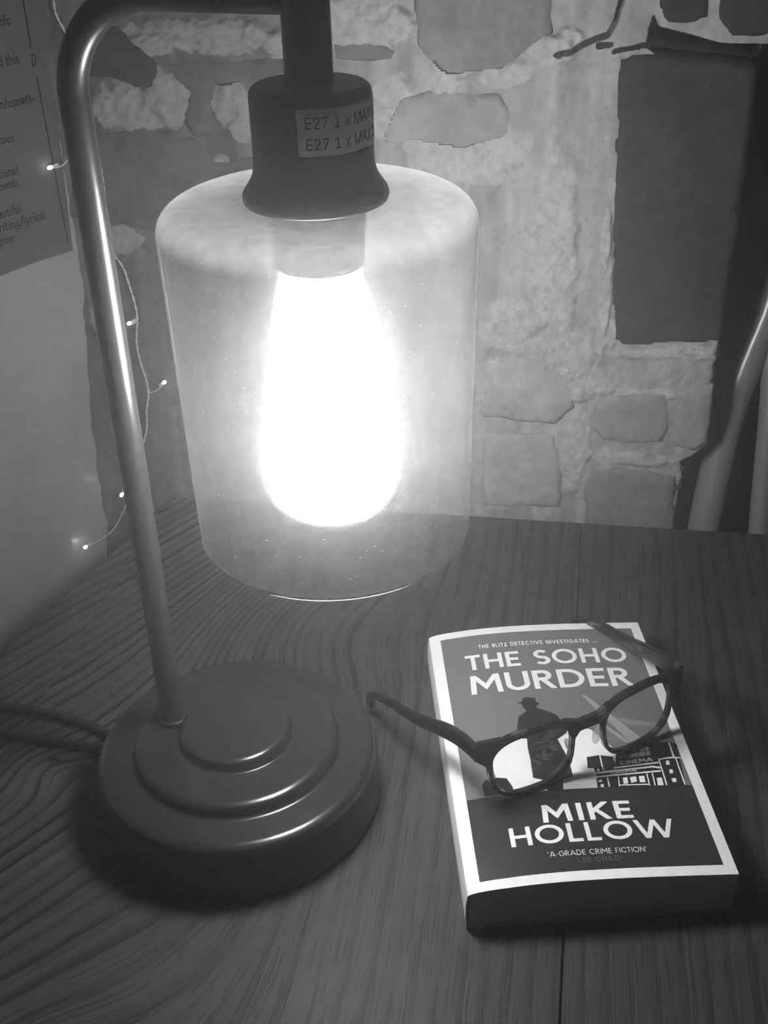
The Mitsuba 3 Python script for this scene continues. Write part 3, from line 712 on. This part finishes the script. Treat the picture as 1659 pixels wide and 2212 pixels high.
# ------------------------------------------------------------------ the string of lights in the corner
say('fairy_light_string', 'thin wire string of tiny lit bulbs trailing down the corner beside the lamp pole', 'string lights')
w1 = np.array(WIRE1) / 1e3
low = on_left(LEDS['low'][0] / 1e3, LEDS['low'][1] / 1e3, .007)
pts = on_wall(w1[:, 0], w1[:, 1], .012)
pts[:, :] += .0010 * np.stack([np.sin(np.arange(len(pts)) * 2.1), np.cos(np.arange(len(pts)) * 1.7), 0 * np.arange(len(pts))], -1)
main = spline(np.vstack([pts, on_left(-.012, -.0285, .010), low]), 240)
tw = np.arange(240)
off = np.stack([np.cos(tw * .9), np.sin(tw * .9), 0 * tw], 1) * .0005
add('fairy_light_string__wire', tube(main + off, .00034, 6), 'mat_wire', True)
add('fairy_light_string__wire_001', tube(main - off, .00034, 6), 'mat_wire', True)
lw = np.array(LEDS['wall']) / 1e3; lc = np.array(LEDS['corner']) / 1e3; lo = np.array(LEDS['onposter']) / 1e3
leds = [(on_left(lo[0], lo[1], .006), on_left(lo[0] + .012, lo[1] + .003, .010)), (on_wall(lw[0], lw[1], .02), on_wall(*(np.array(WIRE1[16]) / 1e3), .012)),
        (on_wall(lc[0], lc[1], .02), on_wall(*(np.array(WIRE1[20]) / 1e3), .012)), (on_wall(LEDS['behind'][0] / 1e3, LEDS['behind'][1] / 1e3, .018), on_wall(*(np.array(WIRE1[13]) / 1e3), .012)), (low, on_left(-.012, -.0285, .010))]
for i, (tip, root) in enumerate(leds):
    sfx = f'_{i:03d}' if i else ''
    ax = tip - root; ax /= np.linalg.norm(ax)
    if i < 4:
        mid = (tip + root) / 2 + [0, 0, -.002]
        add('fairy_light_string__branch' + sfx, tube(spline([root, mid, tip], 16), .0005, 6), 'mat_wire', True)
    e = np.linspace(-math.pi / 2, math.pi / 2, 9)
    m = lathe([(.0014 * math.cos(q), .0020 * math.sin(q)) for q in e], 14)
    if m.volume < 0:
        m.invert()
    R = trimesh.geometry.align_vectors([0, 0, 1], ax)
    m.apply_transform(R); m.apply_translation(tip)
    scene['fairy_light_string__led' + sfx] = {**mikit.ply(m, 'mat_wire', True), 'emitter': {'type': 'area', 'radiance': grey(LED_RADIANCE), 'sampling_weight': .04}}
    s = lathe([(0, -.0065), (.0011, -.0062), (.0013, -.0040), (.0009, -.0020), (0, -.0018)], 12)
    s.apply_transform(R); s.apply_translation(tip)
    add('fairy_light_string__bulb_socket' + sfx, s, 'mat_wire', True)

# ------------------------------------------------------------------ the chair behind the table
say('chair', 'bentwood chair with a hooped wooden back, standing in the dark recess beyond the table', 'chair')
CV_ = .772
SC, LEAN = .300, math.tan(math.radians(15))                 # the back leans away from the table


def hoop(first, pts, last, crown):
    side = np.vstack([[first], np.array(pts)[:, [0, 2]] / 1e3, last])
    c = spline(np.vstack([side, [(SC, crown)], np.c_[2 * SC - side[::-1, 0], side[::-1, 1]]]), 120)
    return on_table(c[:, 0], CV_ + LEAN * (c[:, 1] + .04), c[:, 1])


add('chair__back_hoop', tube(hoop((.088, -.30), HOOP, [(.150, .225), (.190, .275), (.243, .310)], .322), .0118, 20), 'mat_chair', 40)
add('chair__inner_hoop', tube(hoop((.150, -.30), INNER, [(.140, .182), (.170, .228), (.235, .257)], .265), .0080, 16), 'mat_chair', 40)
seat = lathe(round_profile([(0, -.290), (.165, -.290), (.190, -.287), (.205, -.295), (.205, -.318), (.19, -.322), (0, -.322)], .006), 72)
seat.apply_translation(on_table(SC, CV_ - .195, 0.0))
add('chair__seat', seat, 'mat_chair', 40)
for i, (du, dv) in enumerate(((-.15, -.13), (.15, -.13), (-.14, .15), (.14, .15))):
    a, b = on_table(SC + du, CV_ - .195 + dv, -.318), on_table(SC + du * 1.25, CV_ - .195 + dv * 1.25, -.75)
    add('chair__leg' + (f'_{i:03d}' if i else ''), tube(np.linspace(a, b, 12), np.linspace(.017, .012, 12), 16), 'mat_chair', 40)

# ------------------------------------------------------------------ the book
BK, BA = np.array([.09355, .47911, 0.0]), .0422
BX = np.array([math.cos(BA), math.sin(BA), 0]); BY = np.array([-BX[1], BX[0], 0])
PX = [-64.5, -63.2, -61, -58, -45, -30, -12, 10, 35, 64.5]
PZ = [23.4, 24.2, 25.0, 25.7, 27.4, 28.6, 29.1, 28.8, 27.8, 26.2]


def top(x):
    from scipy.interpolate import PchipInterpolator
    return PchipInterpolator(np.array(PX) / 1e3, np.array(PZ) / 1e3)(np.clip(x, -.0645, .0645))


def on_book(x, y, z):
    x, y, z = np.broadcast_arrays(x, y, z)
    return BK + x[..., None] * BX + y[..., None] * BY + z[..., None] * Z


def printed(g, lift, cell=None):
    v, f = flat(g if cell else g.segmentize(.004), cell)
    return trimesh.Trimesh(on_book(v[:, 0], v[:, 1], top(v[:, 0]) + lift), f, process=False)


def book_part(key, g, level, m, cell=None, **more):
    add('paperback__' + key, printed(g, .00007 * level, cell), m, **more)


say('paperback', 'thick crime paperback with a white bordered dark cover, lying on the table under the glasses', 'book')
W2, H2 = .0645, .099
xs = np.concatenate([np.linspace(-W2, -.055, 10), np.linspace(-.055, W2, 30)[1:]])
prof = [(x, float(top(x))) for x in xs]
def extrude_xz(outline, y0, y1):
    g = Polygon(outline)
    m = plate(g, y1 - y0)
    v = m.vertices.copy()
    m.vertices = on_book(v[:, 0], y0 + v[:, 2], v[:, 1]); m.fix_normals()
    return m
add('paperback__front_cover', extrude_xz([(x, z - .00035) for x, z in prof] + [(x, z) for x, z in prof[::-1]], -H2, H2), 'mat_board_white', 30)
add('paperback__page_block', extrude_xz([(x, z - .0004) for x, z in prof if x > -W2 + .0006] + [(W2 - .0002, .0008), (-W2 + .0008, .0008)], -H2 + .0003, H2 - .0003), 'mat_pages', 30, label='edge of the closed pages')
add('paperback__spine', extrude_xz([(-W2 - .0004, .0008), (-W2 - .0009, .009), (-W2 - .0007, .018), (-W2, float(top(-W2))), (-W2 + .0004, float(top(-W2)) - .0006), (-W2, .018), (-W2 - .0003, .009), (-W2 + .0002, .0008)], -H2, H2), 'mat_board_white', 40)
add('paperback__back_cover', extrude_xz([(-W2 - .0003, .0004), (W2, .0004), (W2, .0008), (-W2 - .0003, .0008)], -H2, H2), 'mat_board_white')
mmp = lambda l: Polygon(np.array(l) / 1e3).buffer(0)
panel = sbox(-.0580, -.0932, .0588, .0930)
book_part('upper_panel', sbox(-.0580, -.0402, .0588, .0930), 1, 'mat_print_mid', .003, label='mid grey upper cover panel')
book_part('lower_panel', sbox(-.0580, -.0932, .0588, -.0402), 1, 'mat_print_dark', .003, label='dark lower cover panel')
clip = sbox(-.0580, -.0402, .0588, .0930)
book_part('light_beam', mmp(CV['beam1']).intersection(clip), 2, 'mat_print_pale', label='pale searchlight beam')
book_part('light_beam_001', mmp(CV['beam2']).intersection(clip), 2, 'mat_print_pale', label='fainter searchlight beam')
book_part('street_glow', mmp(CV['glow']).intersection(clip), 3, 'mat_print_light', .003, label='white lit street area')
book_part('car_silhouette', mmp(CV['car']).intersection(clip), 4, 'mat_print_black')
book_part('figure_silhouette', mmp(CV['figure']).buffer(.0004).buffer(-.0004).intersection(clip), 5, 'mat_print_black', label='black silhouette of a person in a hat and long coat')
book_part('building_silhouette', mmp(CV['cinema']).intersection(clip), 4, 'mat_print_black', label='black cinema building silhouette')
for i, g in enumerate(CG):
    book_part('building_silhouette__glazed_front', mmp(g).intersection(clip), 5, 'mat_print_pale')
for i, g in enumerate(q for q in CW if mmp(q).intersection(clip).area > 2e-7):
    book_part('building_silhouette__white_detail' + (f'_{i:03d}' if i else ''), mmp(g).intersection(clip), 6, 'mat_print_light')
for i, g in enumerate(CB):
    book_part('building_silhouette__glazing_bar' + (f'_{i:03d}' if i else ''), mmp(g), 6, 'mat_print_black')
for i, g in enumerate(CT):
    (x0, y0), (x1, y1), (x2, y2) = np.array(g) / 1e3
    t = fit_line('CINEMA', 0, x1 - x0, 0, y2 - y0, .17, .14)
    t = affinity.affine_transform(t, [1, 0, (y1 - y0) / (x1 - x0), 1, x0, y0])
    book_part('building_silhouette__lettering' + (f'_{i:03d}' if i else ''), t, 7, 'mat_print_light')
lines = [('THE BLITZ DETECTIVE INVESTIGATES ...', -.0363, .0351, .0797, .0036, .17, .20, 'mat_print_light'),
         ('THE SOHO', -.0455, .0497, .0607, .0136, .17, .13, 'mat_print_light'), ('MURDER', -.0455, .0476, .0392, .0163, .165, .11, 'mat_print_light'),
         ('MIKE', -.0222, .0232, -.0617, .0118, .175, .19, 'mat_print_light'), ('HOLLOW', -.0401, .0412, -.0752, .0121, .165, .13, 'mat_print_light'),
         ('\u2018A-GRADE CRIME FICTION\u2019', -.0237, .0243, -.0836, .0032, .105, .17, 'mat_print_light'), ('LEE CHILD', -.0100, .0104, -.0882, .0029, .15, .20, 'mat_print_dim')]
for i, (text, x0, x1, y, h, w, gap, m) in enumerate(lines):
    book_part('lettering' + (f'_{i:03d}' if i else ''), fit_line(text, x0, x1, y, h, w, gap), 2, m)

# ------------------------------------------------------------------ the glasses
say('eyeglasses', 'dark tortoiseshell eyeglasses standing open across the book', 'glasses')
GA, GP = math.radians(26.8), math.radians(4.5)
ge = np.array([math.cos(GA), math.sin(GA), 0]); gn = np.array([-math.sin(GA), math.cos(GA), 0])
gv = gn * math.sin(GP) + Z * math.cos(GP); gz = np.cross(ge, gv)
GO = np.array([.1007, .4540, .0489])


def squircle(cx, cy, a, b, k, drop=0.0, n=72):
    t = np.arange(n) * 2 * math.pi / n
    c, s = np.cos(t), np.sin(t)
    x = a * np.sign(c) * np.abs(c) ** (2 / k); y = b * np.sign(s) * np.abs(s) ** (2 / k)
    x = x * (1 - drop * (b - y) / (2 * b))
    return Polygon(np.c_[cx + x, cy + y])


CX, LA, LB = .0332, .0236, .0170
lens = {s: squircle(s * CX, 0, LA, LB, 3.0, .13) for s in (-1, 1)}
rims = union_all([union_all([lens[s].buffer(.0022), affinity.translate(lens[s].buffer(.0024), 0, .0012)]) for s in (-1, 1)])
bridge = Polygon([(-.0135, .0175), (-.0060, .0142), (.0060, .0142), (.0135, .0175), (.0105, .0040), (.0060, .0092), (-.0060, .0092), (-.0105, .0040)]).buffer(.0012).buffer(-.0006)
ends = union_all([Polygon([(s * .050, .0188), (s * .0610, .0198), (s * .0636, .0182), (s * .0636, .0108), (s * .0585, .0060), (s * .0555, .000)]).buffer(.0008) for s in (-1, 1)])
outline = union_all([rims, bridge, ends]).buffer(.0012).buffer(-.0012)
front = outline.difference(union_all([lens[-1], lens[1]]))


def glasses_solid(g, z0, z1, cell=.0022):
    m = plate(g, z1 - z0, cell)
    v = m.vertices.copy(); v[:, 2] += z0
    v[:, 2] -= 1.3 * v[:, 0] ** 2                       # the front curves round the face
    m.vertices = GO + v[:, :1] * ge + v[:, 1:2] * gv + v[:, 2:] * gz
    m.fix_normals()
    return m


fr = trimesh.util.concatenate([glasses_solid(front, -.0013, .0013), glasses_solid(front.buffer(-.0006), -.0021, .0021)])
add('eyeglasses__frame', fr, 'mat_acetate', 40)
for i, s in enumerate((-1, 1)):
    sfx = f'_{i:03d}' if i else ''
    v, f = flat(lens[s].buffer(.0004), .002)
    zz_ = .0008 - 1.3 * v[:, 0] ** 2 - 2.0 * ((v[:, 0] - s * CX) ** 2 + v[:, 1] ** 2) + .0006
    lm = trimesh.Trimesh(GO + v[:, :1] * ge + v[:, 1:] * gv + zz_[:, None] * gz, f, process=False)
    add('eyeglasses__lens' + sfx, lm, 'mat_clear', True)
    pad = trimesh.creation.icosphere(3, 1.0)
    pad.apply_scale([.0016, .0055, .0028])
    pad.apply_transform(trimesh.transformations.rotation_matrix(math.radians(-22 * s), [0, 0, 1]))
    pv = pad.vertices + [s * .0088, -.0030, -.0036]
    pad.vertices = GO + pv[:, :1] * ge + pv[:, 1:2] * gv + pv[:, 2:] * gz
    add('eyeglasses__nose_pad' + sfx, pad, 'mat_clear_pad', True)
    hinge = GO + s * .0632 * ge + .0145 * gv - (1.3 * .0632 ** 2 + .001) * gz
    bend, tip = ((np.array([-.0106, .5263, .022]), np.array([-.0128, .5350, .0032])) if s < 0 else (np.array([.1217, .5854, .026]), np.array([.1172, .6119, .0032])))
    ctrl = [hinge + .0015 * gz, hinge - .006 * gz, hinge * .5 + bend * .5 + Z * .001, bend * .93 + hinge * .07 + Z * .0012, bend + (tip - bend) * .12, bend + (tip - bend) * .55, tip]
    pth = spline(ctrl, 70)
    t = np.linspace(0, 1, 70)
    hgt = np.interp(t, [0, .08, .45, .62, .82, .93, .985, 1], [.0050, .0052, .0036, .0030, .0026, .0027, .0020, .0008])
    wid = np.interp(t, [0, .5, .95, 1], [.0019, .0018, .0019, .0008])
    sec = np.array([(math.copysign(abs(math.cos(a)) ** .6, math.cos(a)), math.copysign(abs(math.sin(a)) ** .6, math.sin(a))) for a in np.arange(16) * math.pi / 8])
    side = np.cross(Z, (bend - hinge)); side /= np.linalg.norm(side)
    m = sweep(pth, sec[:, ::-1], np.stack([hgt, wid], 1), up=side)
    add('eyeglasses__temple' + sfx, m, 'mat_acetate', 50)
    pin = trimesh.creation.cylinder(.0011, .0012, sections=16)
    pin.apply_transform(frame_matrix(ge, gv, gz, hinge + .0028 * gz - .004 * s * ge))
    add('eyeglasses__rivet' + sfx, pin, 'mat_steel', 40)
